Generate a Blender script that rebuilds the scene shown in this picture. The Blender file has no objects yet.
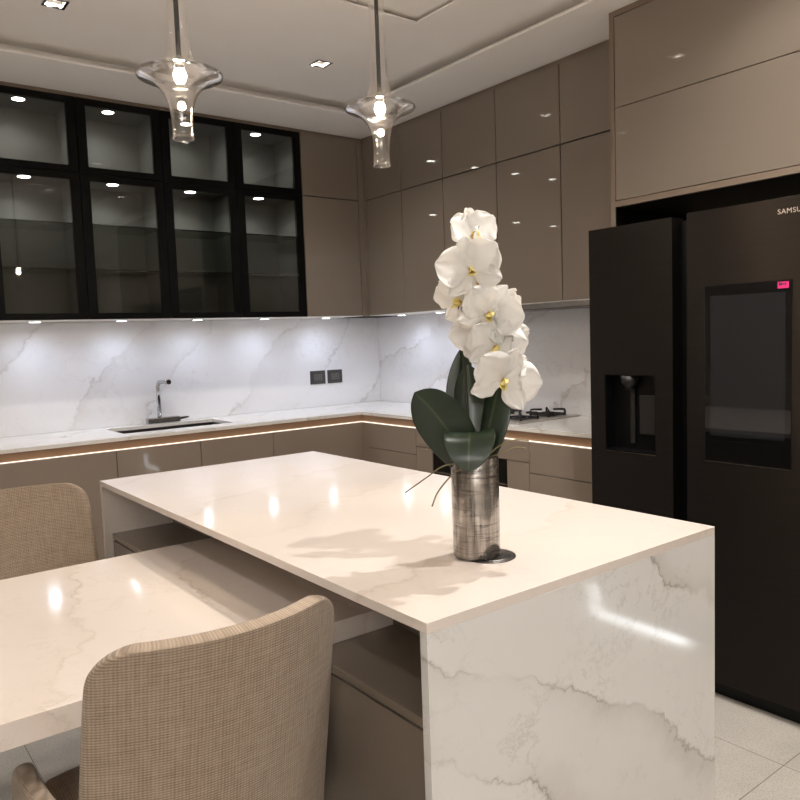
import bpy, bmesh, math, random
from mathutils import Vector, Matrix
random.seed(7)
S = bpy.context.scene
COL = S.collection
R = math.radians

# ------------------------------------------------------------------ materials
def srgb(r, g, b):
    def f(c):
        c /= 255.0
        return c / 12.92 if c <= 0.04045 else ((c + 0.055) / 1.055) ** 2.4
    return (f(r), f(g), f(b), 1.0)

class NT:
    def __init__(s, name):
        s.m = bpy.data.materials.new(name); s.m.use_nodes = True
        s.t = s.m.node_tree; s.t.nodes.clear()
        s.out = s.n('ShaderNodeOutputMaterial')
    def n(s, typ, **kw):
        x = s.t.nodes.new(typ)
        for k, v in kw.items():
            if k in x.inputs.keys(): x.inputs[k].default_value = v
            else: setattr(x, k, v)
        return x
    def l(s, a, b): s.t.links.new(a, b)
    def math(s, op, a, b=None, clamp=False):
        x = s.t.nodes.new('ShaderNodeMath'); x.operation = op; x.use_clamp = clamp
        for i, v in enumerate((a, b)):
            if v is None: continue
            if isinstance(v, (int, float)): x.inputs[i].default_value = v
            else: s.l(v, x.inputs[i])
        return x.outputs[0]
    def mix(s, fac, a, b, mode='MIX'):
        x = s.t.nodes.new('ShaderNodeMix'); x.data_type = 'RGBA'; x.blend_type = mode
        for i, v in ((0, fac), (6, a), (7, b)):
            if isinstance(v, (int, float, tuple)): x.inputs[i].default_value = v
            else: s.l(v, x.inputs[i])
        return x.outputs[2]
    def ramp(s, v, stops):
        x = s.t.nodes.new('ShaderNodeValToRGB'); e = x.color_ramp.elements
        while len(e) < len(stops): e.new(0.5)
        for i, (p, c) in enumerate(stops):
            e[i].position = p
            e[i].color = c if isinstance(c, tuple) else (c, c, c, 1)
        s.l(v, x.inputs[0]); return x.outputs[0]
    def coord(s, kind='Object', scale=(1, 1, 1), rot=(0, 0, 0), loc=(0, 0, 0)):
        tc = s.t.nodes.new('ShaderNodeTexCoord'); mp = s.t.nodes.new('ShaderNodeMapping')
        mp.inputs['Scale'].default_value = scale; mp.inputs['Rotation'].default_value = rot
        mp.inputs['Location'].default_value = loc
        s.l(tc.outputs[kind], mp.inputs['Vector']); return mp.outputs[0]
    def noise(s, v, scale, detail=4, rough=.55, dist=0):
        x = s.n('ShaderNodeTexNoise', Scale=scale, Detail=detail, Roughness=rough, Distortion=dist)
        s.l(v, x.inputs['Vector']); return x.outputs[0]
    def bsdf(s, **kw):
        b = s.n('ShaderNodeBsdfPrincipled')
        for k, v in kw.items():
            k = k.replace('_', ' ')
            if isinstance(v, (int, float, tuple)): b.inputs[k].default_value = v
            else: s.l(v, b.inputs[k])
        s.l(b.outputs[0], s.out.inputs[0]); return b
    def bump(s, b, h, strength=.2, dist=.001):
        x = s.n('ShaderNodeBump', Strength=strength, Distance=dist); s.l(h, x.inputs['Height'])
        s.l(x.outputs[0], b.inputs['Normal'])

def plain(name, col, rough=.5, metal=0., spec=.5, vary=.06, scale=6, coat=0.):
    t = NT(name)
    n = t.noise(t.coord(), scale, 3)
    dark = tuple(c * (1 - vary) for c in col[:3]) + (1,)
    lite = tuple(min(1, c * (1 + vary)) for c in col[:3]) + (1,)
    t.bsdf(Base_Color=t.mix(n, dark, lite), Roughness=rough, Metallic=metal, Specular_IOR_Level=spec, Coat_Weight=coat, Coat_Roughness=.03)
    return t.m

def emit(name, col, strength):
    t = NT(name); e = t.n('ShaderNodeEmission', Color=col, Strength=strength)
    t.l(e.outputs[0], t.out.inputs[0]); return t.m

def marble(name, base, patch, line, scale=1.0, rot=(0.5, .4, .6), rough=.1, amount=1.0, loc=(0, 0, 0), spec=.5):
    t = NT(name)
    co = t.coord('Object', scale=(scale, scale, scale), rot=rot, loc=loc)
    # coordinates pushed about so that the veins run ragged
    nv = t.n('ShaderNodeTexNoise', Scale=1.3, Detail=8.0, Roughness=.62); t.l(co, nv.inputs['Vector'])
    off = t.n('ShaderNodeVectorMath', operation='MULTIPLY_ADD')
    t.l(nv.outputs['Color'], off.inputs[0]); off.inputs[1].default_value = (.55, .55, .55); t.l(co, off.inputs[2])
    w = t.n('ShaderNodeTexWave', wave_type='BANDS', bands_direction='X', Scale=.38, Distortion=1.2, Detail=6.0)
    w.inputs['Detail Scale'].default_value = 2.2; w.inputs['Detail Roughness'].default_value = .7
    t.l(off.outputs[0], w.inputs['Vector'])
    v = w.outputs['Fac']
    mask = t.ramp(t.noise(co, 2.1, 3), [(.40, 0.), (.62, 1.)])
    edge = t.math('ABSOLUTE', t.math('SUBTRACT', v, .62))
    thin = t.ramp(edge, [(.0, 1.), (.022, .25), (.06, 0.)])
    thin = t.math('MULTIPLY', thin, mask)
    thin = t.math('MULTIPLY', thin, .75 * amount, True)
    n2 = t.noise(off.outputs[0], 2.6, 8, .7)
    hair = t.ramp(t.math('ABSOLUTE', t.math('SUBTRACT', n2, .5)), [(.0, 1.), (.010, .1), (.02, 0.)])
    hair = t.math('MULTIPLY', t.math('MULTIPLY', hair, mask), .35 * amount)
    body = t.ramp(v, [(.55, 0.), (.63, 1.), (.95, .2)])
    body = t.math('MULTIPLY', t.math('MULTIPLY', body, t.ramp(t.noise(co, 1.1, 2), [(.38, .15), (.6, 1.)])), .8 * amount)
    c = t.mix(body, base, patch)
    c = t.mix(hair, c, line)
    c = t.mix(thin, c, line)
    t.bsdf(Base_Color=c, Roughness=rough, Specular_IOR_Level=spec)
    return t.m

def clear_glass(name, tint=(1, 1, 1, 1), rough=0., ior=1.45, tight=1.0, power=4.0):
    t = NT(name)
    lw = t.n('ShaderNodeLayerWeight')              # same on both faces of the thin wall
    f0 = ((ior - 1) / (ior + 1)) ** 2
    f = t.math('ADD', t.math('MULTIPLY', t.math('POWER', lw.outputs['Facing'], power), (1 - f0) * tight), f0, True)
    tr = t.n('ShaderNodeBsdfTransparent', Color=tint)
    n = t.noise(t.coord(), 3, 2)
    gl = t.n('ShaderNodeBsdfGlossy', Roughness=rough)
    t.l(t.mix(n, (.95, .95, .95, 1), (1, 1, 1, 1)), gl.inputs['Color'])
    mx = t.n('ShaderNodeMixShader'); t.l(f, mx.inputs[0]); t.l(tr.outputs[0], mx.inputs[1]); t.l(gl.outputs[0], mx.inputs[2])
    t.l(mx.outputs[0], t.out.inputs[0]); return t.m

def fabric(name, a, b):
    t = NT(name)
    uv = t.n('ShaderNodeTexCoord').outputs['UV']
    sep = t.n('ShaderNodeSeparateXYZ'); t.l(uv, sep.inputs[0])
    wob = t.noise(uv, 60, 3)
    k = 2 * math.pi / .0056
    def thread(o, kk, ph):
        q = t.math('ADD', t.math('MULTIPLY', o, kk), t.math('MULTIPLY', wob, ph))
        return t.math('MULTIPLY', t.math('ADD', t.math('SINE', q), 1.0), .5)
    wx, wy = thread(sep.outputs[0], k, 3.0), thread(sep.outputs[1], k * 1.15, 2.5)
    weave = t.math('MULTIPLY', wx, wy)
    mp = t.n('ShaderNodeMapping'); mp.inputs['Scale'].default_value = (14, 150, 1); t.l(uv, mp.inputs['Vector'])
    slub = t.noise(mp.outputs[0], 1.0, 4, .7)
    mp2 = t.n('ShaderNodeMapping'); mp2.inputs['Scale'].default_value = (150, 14, 1); t.l(uv, mp2.inputs['Vector'])
    slub2 = t.noise(mp2.outputs[0], 1.0, 4, .7)
    sl = t.math('MULTIPLY', t.math('ADD', slub, slub2), .5)
    weave = t.math('MULTIPLY', t.math('ADD', t.math('MULTIPLY', wx, .6), .4), wy)
    fac = t.math('ADD', t.math('MULTIPLY', weave, .6), t.math('MULTIPLY', t.math('SUBTRACT', sl, .30), 1.2), True)
    bs = t.bsdf(Base_Color=t.mix(fac, a, b), Roughness=.9, Specular_IOR_Level=.15, Sheen_Weight=.15)
    t.bump(bs, fac, .7, .0016)
    return t.m

def gloss_panel(name, col, rough=.025, coat=.7):
    t = NT(name)
    n = t.noise(t.coord(), 1.6, 2)
    d = tuple(c * .97 for c in col[:3]) + (1,)
    t.bsdf(Base_Color=t.mix(n, d, col), Roughness=.35, Specular_IOR_Level=.35, Coat_Weight=coat, Coat_Roughness=rough, Coat_IOR=1.5)
    return t.m

def brushed(name, col, rough=.32, metal=.85, aniso=0.):
    t = NT(name)
    n = t.noise(t.coord('Object', scale=(6, 6, 420)), 1.0, 3, .6)
    n2 = t.noise(t.coord('Object', scale=(30, 30, 900)), 1.0, 2, .6)
    f = t.math('ADD', t.math('MULTIPLY', n, .6), t.math('MULTIPLY', n2, .4))
    a = tuple(c * .55 for c in col[:3]) + (1,); b = tuple(c * 1.45 for c in col[:3]) + (1,)
    rr = t.math('ADD', t.math('MULTIPLY', f, .16), rough - .08)
    bs = t.bsdf(Base_Color=t.mix(f, a, b), Roughness=rr, Metallic=metal, Anisotropic=aniso, Anisotropic_Rotation=.25)
    if aniso:
        tg = t.n('ShaderNodeTangent', direction_type='RADIAL', axis='Z'); t.l(tg.outputs[0], bs.inputs['Tangent'])
    t.bump(bs, f, .06, .0005)
    return t.m

M = {}
M['taupe'] = gloss_panel('taupe_gloss', srgb(125, 114, 102))
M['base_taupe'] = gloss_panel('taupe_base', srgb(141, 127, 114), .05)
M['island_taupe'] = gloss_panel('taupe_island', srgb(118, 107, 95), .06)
M['carcass'] = plain('carcass_dark', srgb(24, 20, 17), .6, 0, .2, vary=.05)
M['trim'] = plain('taupe_trim', srgb(122, 107, 93), .35)
M['black'] = plain('black_metal', srgb(8, 7, 7), .55, 0, .12, vary=.1)
M['display_wood'] = plain('charcoal_board', srgb(82, 83, 79), .55, vary=.08, scale=20)
M['ceiling'] = plain('ceiling_paint', srgb(243, 240, 237), .8, vary=.02)
M['wall'] = plain('wall_paint', srgb(222, 214, 205), .8, vary=.03)
M['stone'] = marble('worktop_quartz', srgb(219, 208, 199), srgb(206, 190, 175), srgb(165, 148, 130), .9, (.3, .2, 1.2), .1, .4)
M['stone_panel'] = marble('panel_quartz', srgb(217, 215, 211), srgb(194, 190, 184), srgb(142, 136, 127), 1.5, (.2, 1.05, .2), .09, 1.0, (0.3, .1, .75))
M['stone_table'] = marble('table_quartz', srgb(219, 207, 197), srgb(205, 189, 173), srgb(158, 140, 118), 1.4, (.3, .2, .35), .1, .5, (1.4, .2, 0))
M['stone_wall'] = marble('splash_quartz', srgb(230, 229, 231), srgb(214, 211, 210), srgb(176, 170, 166), 1.1, (.2, -.75, .25), .14, .8, (.6, 0, .2))
M['counter'] = marble('counter_quartz', srgb(232, 228, 222), srgb(214, 206, 196), srgb(150, 140, 128), 1.2, (.2, .3, .9), .12, .7)
M['bronze'] = plain('bronze_rail', srgb(160, 128, 102), .45, .15)
M['led_warm'] = emit('led_warm', (1, .84, .68, 1), .8)
M['led_cool'] = emit('led_cool', (.86, .92, 1, 1), 7)
M['streak_glow'] = emit('streak_glow', (.9, .95, 1, 1), 3.6)  # glow of the added strips that make the mirrored streak
M['puck'] = emit('puck_lens', (1, .97, .92, 1), 14)
M['lamp'] = emit('lamp_lens', (1, .95, .88, 1), 180)
M['bulb'] = emit('bulb_glow', (1, .80, .55, 1), 60)
M['white'] = plain('white_paint', srgb(225, 222, 216), .5, vary=.02)
M['chrome'] = plain('chrome', srgb(200, 200, 202), .08, 1.0, vary=.03)
M['steel'] = brushed('steel', srgb(176, 172, 166), .25, 1.0)
M['hob_steel'] = plain('hob_steel', srgb(186, 178, 172), .3, .5, vary=.03)
M['sink_steel'] = brushed('sink_steel', srgb(92, 88, 84), .35, .9)
M['fridge'] = brushed('dark_steel', srgb(46, 42, 39), .44, .9, .9)
M['fridge_dark'] = plain('fridge_dark', srgb(24, 22, 21), .45)
M['void'] = plain('black_plastic', srgb(6, 6, 7), .4, 0, .2, vary=.2)
M['glass_black'] = plain('black_glass', srgb(9, 9, 10), .03, 0, .5)
M['display'] = plain('display_glass', srgb(28, 29, 31), .04, 0, .5)
M['pink'] = plain('pink_sticker', srgb(205, 36, 112), .5)
M['ink'] = plain('sticker_ink', srgb(70, 14, 50), .5)
M['silver'] = plain('silver_letter', srgb(168, 160, 152), .4, .7)
M['glass'] = clear_glass('lamp_glass', (.99, .985, .98, 1), .0, 1.6, .95, 2.3)
M['pane'] = clear_glass('smoked_pane', (.86, .87, .86, 1), .01, 1.5)
M['shelf_glass'] = clear_glass('shelf_glass', (.40, .43, .41, 1), .02, 1.5)
M['iron'] = plain('cast_iron', srgb(22, 21, 21), .55)
M['outlet'] = plain('graphite', srgb(62, 58, 56), .4)
M['outlet2'] = plain('graphite_light', srgb(96, 92, 90), .4)
M['fabric'] = fabric('oat_weave', srgb(112, 96, 81), srgb(190, 171, 151))
M['leg'] = plain('walnut_leg', srgb(62, 42, 28), .4, vary=.2)
M['leaf'] = None

t = NT('floor_tile')
br = t.n('ShaderNodeTexBrick', offset=0.0, squash=1.0)
br.inputs['Scale'].default_value = 1.0; br.inputs['Mortar Size'].default_value = .0016
br.inputs['Brick Width'].default_value = .6137; br.inputs['Row Height'].default_value = .6137
br.inputs['Color1'].default_value = srgb(183, 177, 168); br.inputs['Color2'].default_value = srgb(189, 183, 174)
br.inputs['Mortar'].default_value = srgb(120, 112, 103)
t.l(t.coord('Object', loc=(.838, 3.36, 0)), br.inputs['Vector'])
sp = t.ramp(t.noise(t.coord(), 160, 3, .7), [(.35, .78), (.5, 1.0), (.68, 1.12)])
sp2 = t.ramp(t.noise(t.coord(), 7, 5, .6), [(.3, .88), (.7, 1.06)])
t.bsdf(Base_Color=t.mix(1.0, t.mix(1.0, br.outputs[0], sp, 'MULTIPLY'), sp2, 'MULTIPLY'), Roughness=.4, Specular_IOR_Level=.4)
M['floor'] = t.m

t = NT('orchid_petal')
co = t.coord()
n = t.noise(co, 40, 4)
c = t.mix(n, srgb(243, 242, 240), srgb(252, 251, 250))
d = t.n('ShaderNodeBsdfPrincipled', Roughness=.55); d.inputs['Specular IOR Level'].default_value = .25
t.l(c, d.inputs['Base Color'])
tl = t.n('ShaderNodeBsdfTranslucent'); t.l(t.mix(1.0, c, (1, .97, .92, 1), 'MULTIPLY'), tl.inputs[0])
mx = t.n('ShaderNodeMixShader', Fac=.32); t.l(d.outputs[0], mx.inputs[1]); t.l(tl.outputs[0], mx.inputs[2])
bp = t.n('ShaderNodeBump', Strength=.5, Distance=.004); t.l(t.noise(co, 55, 3, .5, 1.0), bp.inputs['Height']); t.l(bp.outputs[0], d.inputs['Normal'])
t.l(mx.outputs[0], t.out.inputs[0]); M['petal'] = t.m
M['lip'] = plain('orchid_lip', srgb(240, 222, 140), .5, vary=.15, scale=80)
M['lip_dark'] = plain('orchid_throat', srgb(205, 160, 75), .5, vary=.2, scale=80)
t = NT('orchid_leaf')
uv = t.n('ShaderNodeTexCoord').outputs['UV']; sx = t.n('ShaderNodeSeparateXYZ'); t.l(uv, sx.inputs[0])
mid = t.ramp(t.math('ABSOLUTE', t.math('SUBTRACT', sx.outputs[0], .5)), [(0., 1.), (.018, .5), (.04, 0.)])
n = t.noise(t.coord('Object'), 25, 3)
c = t.mix(n, srgb(18, 30, 17), srgb(32, 48, 28))
c = t.mix(t.math('MULTIPLY', mid, .25), c, srgb(120, 135, 90))
t.bsdf(Base_Color=c, Roughness=.28, Specular_IOR_Level=.5); M['leaf'] = t.m
M['stem'] = plain('orchid_stem', srgb(40, 46, 26), .5, vary=.2, scale=30)
M['root'] = plain('dry_root', srgb(128, 118, 88), .7, vary=.2, scale=60)
M['moss'] = plain('moss', srgb(70, 62, 40), .9, vary=.4, scale=90)
t = NT('crackled_silver')
n1 = t.noise(t.coord('Object', scale=(90, 90, 5)), 1, 4, .7)
n2 = t.noise(t.coord('Object', scale=(12, 12, 170)), 1, 4, .7)
f = t.math('MULTIPLY', t.ramp(n1, [(.35, .3), (.55, 1.)]), t.ramp(n2, [(.34, .35), (.5, 1.)]))
bs = t.bsdf(Base_Color=t.mix(f, srgb(66, 62, 60), srgb(172, 166, 160)), Roughness=t.ramp(f, [(0., .4), (1., .07)]), Metallic=.9)
t.bump(bs, f, .25, .001); M['vase'] = t.m

# ------------------------------------------------------------------ mesh helpers
class MB:
    """collects shapes (world coordinates) and links them as one mesh object"""
    def __init__(s): s.bm = bmesh.new(); s.uv = None
    def box(s, x0, x1, y0, y1, z0, z1, bevel=0., seg=2):
        b = bmesh.new(); bmesh.ops.create_cube(b, size=1)
        for v in b.verts:
            v.co = Vector(((x0 + x1) / 2 + v.co.x * (x1 - x0), (y0 + y1) / 2 + v.co.y * (y1 - y0), (z0 + z1) / 2 + v.co.z * (z1 - z0)))
        if bevel: bmesh.ops.bevel(b, geom=b.edges[:], offset=bevel, segments=seg, profile=.5, affect='EDGES')
        return s.merge(b)
    def merge(s, b, mat=None):
        me = bpy.data.meshes.new('tmp')
        if mat is not None: bmesh.ops.transform(b, matrix=mat, verts=b.verts)
        b.to_mesh(me); b.free(); s.bm.from_mesh(me); bpy.data.meshes.remove(me); return s
    def lathe(s, prof, c=(0, 0, 0), n=40, cap0=False, cap1=False):
        rings = []
        for r, z in prof:
            rings.append([s.bm.verts.new((c[0] + r * math.cos(2 * math.pi * i / n), c[1] + r * math.sin(2 * math.pi * i / n), c[2] + z)) for i in range(n)])
        for a, b in zip(rings, rings[1:]):
            for i in range(n):
                f = s.bm.faces.new((a[i], a[(i + 1) % n], b[(i + 1) % n], b[i])); f.smooth = True
        if cap0: s.bm.faces.new(rings[0][::-1])
        if cap1: s.bm.faces.new(rings[-1])
        return s
    def tube(s, pts, rad, n=10):
        pts = [Vector(p) for p in pts]; rings = []
        up = Vector((0, 0, 1))
        for i, p in enumerate(pts):
            d = (pts[min(i + 1, len(pts) - 1)] - pts[max(i - 1, 0)]).normalized()
            a = d.cross(up if abs(d.z) < .95 else Vector((1, 0, 0))).normalized(); b = a.cross(d).normalized()
            r = rad[i] if isinstance(rad, (list, tuple)) else rad
            rings.append([s.bm.verts.new(p + a * (r * math.cos(2 * math.pi * k / n)) + b * (r * math.sin(2 * math.pi * k / n))) for k in range(n)])
        for a, b in zip(rings, rings[1:]):
            for k in range(n):
                f = s.bm.faces.new((a[k], a[(k + 1) % n], b[(k + 1) % n], b[k])); f.smooth = True
        s.bm.faces.new(rings[0][::-1]); s.bm.faces.new(rings[-1]); return s
    def slab(s, As, Bs, fill, c0, c1, fm):
        """solid made of the filled cells of a grid; fm maps (a,b,c) to (x,y,z)"""
        V = {}
        def v(a, b, c):
            k = (a, b, c)
            if k not in V: V[k] = s.bm.verts.new(fm(As[a], Bs[b], c1 if c else c0))
            return V[k]
        na, nb = len(As) - 1, len(Bs) - 1
        F = lambda i, j: 0 <= i < na and 0 <= j < nb and fill((As[i] + As[i + 1]) / 2, (Bs[j] + Bs[j + 1]) / 2)
        for i in range(na):
            for j in range(nb):
                if not F(i, j): continue
                s.bm.faces.new((v(i, j, 1), v(i + 1, j, 1), v(i + 1, j + 1, 1), v(i, j + 1, 1)))
                s.bm.faces.new((v(i, j, 0), v(i, j + 1, 0), v(i + 1, j + 1, 0), v(i + 1, j, 0)))
                for di, dj, p, q in ((-1, 0, (i, j + 1), (i, j)), (1, 0, (i + 1, j), (i + 1, j + 1)), (0, -1, (i, j), (i + 1, j)), (0, 1, (i + 1, j + 1), (i, j + 1))):
                    if not F(i + di, j + dj):
                        s.bm.faces.new((v(*p, 0), v(*q, 0), v(*q, 1), v(*p, 1)))
        return s
    def grid(s, P, uvs=None):
        vs = [[s.bm.verts.new(p) for p in row] for row in P]
        lay = s.bm.loops.layers.uv.verify() if uvs else None
        for i in range(len(vs) - 1):
            for j in range(len(vs[0]) - 1):
                ids = ((i, j), (i + 1, j), (i + 1, j + 1), (i, j + 1))
                f = s.bm.faces.new([vs[a][b] for a, b in ids]); f.smooth = True
                if lay:
                    for lp, (a, b) in zip(f.loops, ids): lp[lay].uv = uvs[a][b]
        return s
    def build(s, name, mat, parent=None, loc=None):
        o_loc = world_loc(parent) if parent else Vector(loc or (0, 0, 0))
        bmesh.ops.recalc_face_normals(s.bm, faces=s.bm.faces[:])
        bmesh.ops.translate(s.bm, vec=-o_loc, verts=s.bm.verts)
        me = bpy.data.meshes.new(name); s.bm.to_mesh(me); s.bm.free()
        o = bpy.data.objects.new(name, me); COL.objects.link(o)
        me.materials.append(M[mat] if isinstance(mat, str) else mat)
        if parent: o.parent = parent
        else: o.location = o_loc
        return o

def world_loc(o):
    v = Vector((0, 0, 0))
    while o: v += o.location; o = o.parent
    return v

def tag(o, label, cat, group=None):
    o['label'] = label; o['category'] = cat
    if group: o['group'] = group
    return o
def thing(name, loc, label, cat, group=None):
    o = bpy.data.objects.new(name, None); o.location = loc; o.empty_display_size = .1; COL.objects.link(o)
    return tag(o, label, cat, group)
def struct(o): o['kind'] = 'structure'; return o
def B(*a, bevel=0.): return MB().box(*a, bevel=bevel)

def light(name, kind, loc, power, col, size=.03, rot=(0, 0, 0), spot=100, blend=.6):
    d = bpy.data.lights.new(name, kind); d.energy = power; d.color = col
    if kind == 'SPOT': d.spot_size = R(spot); d.spot_blend = blend; d.shadow_soft_size = size
    elif kind == 'POINT': d.shadow_soft_size = size
    o = bpy.data.objects.new(name, d); o.location = loc; o.rotation_euler = rot; COL.objects.link(o); return o

def spline(pts, n=8):
    pts = [Vector(p) for p in pts]; out = []
    q = [pts[0] * 2 - pts[1]] + pts + [pts[-1] * 2 - pts[-2]]
    for i in range(1, len(q) - 2):
        for k in range(n):
            s = k / n
            out.append(.5 * ((2 * q[i]) + (q[i + 1] - q[i - 1]) * s + (2 * q[i - 1] - 5 * q[i] + 4 * q[i + 1] - q[i + 2]) * s * s + (3 * q[i] - q[i - 1] - 3 * q[i + 1] + q[i + 2]) * s ** 3))
    return out + [pts[-1]]
# ------------------------------------------------------------------ measured room
W = .348                       # wall planes x = W, y = W
ZB, ZS, ZT, ZC = 1.5518, 2.3643, 2.7773, 2.80
TRAY, INNER = 2.868, 2.895
FX, FY = -6.2, -8.6            # far walls behind the camera
id3 = lambda a, b, c: (a, b, c)

struct(B(FX, W, FY, W, -.1, 0).build('floor', 'floor'))
struct(B(FX - .1, W + .1, W, W + .1, -.1, 3.0).build('wall_back', 'wall'))
struct(B(W, W + .1, FY, W, -.1, 3.0).build('wall_right', 'wall'))
struct(B(FX - .1, FX, FY, W, -.1, 3.0).build('wall_left', 'wall'))
struct(B(FX - .1, W + .1, FY - .1, FY, -.1, 3.0).build('wall_front', 'wall'))
# stepped ceiling: soffit round the edge, tray, and an inner tray
def ceil_h(x, y):
    if y > -.335 or x > -.298 or x < -5.7 or y < -8.1: return ZC
    if x < -.737 and y < -1.555 and x > -3.95 and y > -6.2: return INNER
    return TRAY
DL = [(-2.228, -.925), (-.894, -.922), (-3.73, -1.0), (-1.22, -2.0), (-1.30, -3.24), (-.66, -3.157), (-1.66, -3.84), (-3.73, -2.2), (-3.73, -3.4), (-3.73, -4.7), (-2.235, -5.1), (-.93, -5.6), (-2.235, -6.6), (-3.9, -6.6)]
xs = sorted(set([FX, -5.7, -3.95, -.737, -.298, W] + [x + d for x, y in DL for d in (-.037, .037)]))
ys = sorted(set([FY, -8.1, -6.2, -1.555, -.335, W] + [y + d for x, y in DL for d in (-.037, .037)]))
def is_hole(x, y): return any(abs(x - a) < .036 and abs(y - b) < .036 for a, b in DL)
mb = MB(); V = {}
def cv(x, y, z):
    k = (round(x, 5), round(y, 5), round(z, 5))
    if k not in V: V[k] = mb.bm.verts.new(k)
    return V[k]
def cell(i, j):
    if not (0 <= i < len(xs) - 1 and 0 <= j < len(ys) - 1): return None
    x, y = (xs[i] + xs[i + 1]) / 2, (ys[j] + ys[j + 1]) / 2
    return ceil_h(x, y), is_hole(x, y)
for i in range(len(xs) - 1):
    for j in range(len(ys) - 1):
        h, hole = cell(i, j)
        if not hole:
            mb.bm.faces.new((cv(xs[i], ys[j], h), cv(xs[i], ys[j + 1], h), cv(xs[i + 1], ys[j + 1], h), cv(xs[i + 1], ys[j], h)))
        for di, dj, p, q in ((1, 0, (xs[i + 1], ys[j]), (xs[i + 1], ys[j + 1])), (0, 1, (xs[i], ys[j + 1]), (xs[i + 1], ys[j + 1]))):
            nb = cell(i + di, j + dj)
            if nb and abs(nb[0] - h) > 1e-6:
                mb.bm.faces.new((cv(*p, h), cv(*q, h), cv(*q, nb[0]), cv(*p, nb[0])))
mb.box(-5.7, -.297, -.435, -.334, ZC + .0002, ZC + .012); mb.box(-.398, -.297, -8.1, -.435, ZC + .0002, ZC + .012)
mb.box(-3.95, -.736, -1.605, -1.554, TRAY + .0002, TRAY + .008); mb.box(-.787, -.736, -6.2, -1.605, TRAY + .0002, TRAY + .008)
mb.box(FX - .1, W + .1, FY - .1, W + .1, 3.0, 3.08)
struct(mb.build('ceiling', 'ceiling'))
# thin taupe cornice between wall units and soffit
struct(B(-2.397, .012, .012, W, ZT, ZC - .001).build('trim_1', 'trim'))
struct(B(.012, W, -2.287, .0115, ZT, ZC - .001).build('trim_2', 'trim'))

# ------------------------------------------------------------------ marble splash walls
tag(B(-2.9, W - .001, W - .014, W - .0005, .901, ZB - .002).build('backsplash', 'stone_wall', loc=(-1.2, W, .9)), 'white veined stone splashback behind the sink and tap', 'backsplash', 'stone splashbacks')
tag(B(W - .014, W - .0005, -2.2885, W - .016, .901, ZB - .002).build('backsplash', 'stone_wall', loc=(W, -1, .9)), 'white veined stone splashback behind the gas hob', 'backsplash', 'stone splashbacks')

# ------------------------------------------------------------------ upper units
X = [-2.397, -1.9205, -1.4444, -.9736, -.4972, -.0402]
UC = 2.0; CEIL_FILL = 260
GR = 'glass fronted display cabinets'
col_words = ['leftmost', 'second from left', 'third from left', 'rightmost']
def display_unit(i, top):
    x0, x1 = X[i] + .0008, X[i + 1] - .0008
    z0, z1 = (ZS, ZT) if top else (ZB, ZS - .001)
    lab = 'black framed glass display cabinet, %s of the %s' % (col_words[i], 'short top row' if top else 'tall lower row with glass shelves')
    t = thing('display_cabinet', ((x0 + x1) / 2, .17, z0), lab, 'cabinet', GR)
    th = .016; yb = W - .003
    m = MB()
    f0 = .0215; zz0 = z0 if top else z0 + .0044
    m.box(x0, x0 + th, f0, yb, zz0, z1); m.box(x1 - th, x1, f0, yb, zz0, z1)
    m.box(x0 + th, x1 - th, f0, yb, z1 - th, z1); m.box(x0 + th, x1 - th, f0, yb, zz0, z0 + th)
    m.box(x0 + th, x1 - th, yb - .008, yb, z0 + th, z1 - th)
    m.build('body', 'display_wood', t)
    st, rl = .050, .036
    g = .0012
    a0, a1, b0, b1 = x0 + g, x1 - g, z0 + g, z1 - g
    df = MB().slab([a0, a0 + st, a1 - st, a1], [b0, b0 + rl, b1 - rl, b1],
                   lambda a, b: not (a0 + st < a < a1 - st and b0 + rl < b < b1 - rl), 0, .0208, lambda a, b, c: (a, c, b)).build('door', 'black', t)
    B(a0 + st - .004, a1 - st + .004, .009, .013, b0 + rl - .004, b1 - rl + .004).build('glass_pane', 'pane', df)
    for z in (b0 + .07, b1 - .07): B(x1 - th - .012, x1 - th, .0215, .07, z - .018, z + .018, bevel=.003).build('hinge', 'steel', df)
    cx, cy = (x0 + x1) / 2 - .02, .13
    zl = z1 - th
    pk = MB().lathe([(.038, 0), (.038, -.005), (.032, -.006)], (cx, cy, zl), 28).build('puck_light', 'chrome', t)
    MB().lathe([(.0, -.0065), (.032, -.0062)], (cx, cy, zl), 28).build('lens', 'puck', pk)
    light('cabinet_lamp', 'SPOT', (cx, cy, zl - .012), 3.2 if top else 3.8, (1, .97, .93), .02, spot=150, blend=.9)
    if not top:
        B(x0 + .0003, x1 - .0003, .001, W - .016, z0, z0 + .004).build('bottom_panel', 'white', t)
        for zz in (2.085, 1.832):
            sh = B(x0 + th + .001, x1 - th - .001, .03, yb - .012, zz, zz + .008, bevel=.001).build('glass_shelf', 'shelf_glass', t)
        # two spotlights on the underside light the splashback
        d = MB().lathe([(.034, 0), (.034, -.006), (.03, -.0065)], (cx, .13, z0), 28).build('under_cabinet_light', 'white', t)
        MB().lathe([(.0, -.007), (.029, -.0068)], (cx, .13, z0), 28).build('lens', 'led_cool', d)
        light('under_cabinet_lamp', 'SPOT', (cx, .13, z0 - .012), UC, (.68, .78, 1), .03, spot=165, blend=1)
for i in range(4):
    display_unit(i, False)
for i in range(4):
    display_unit(i, True)

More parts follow.
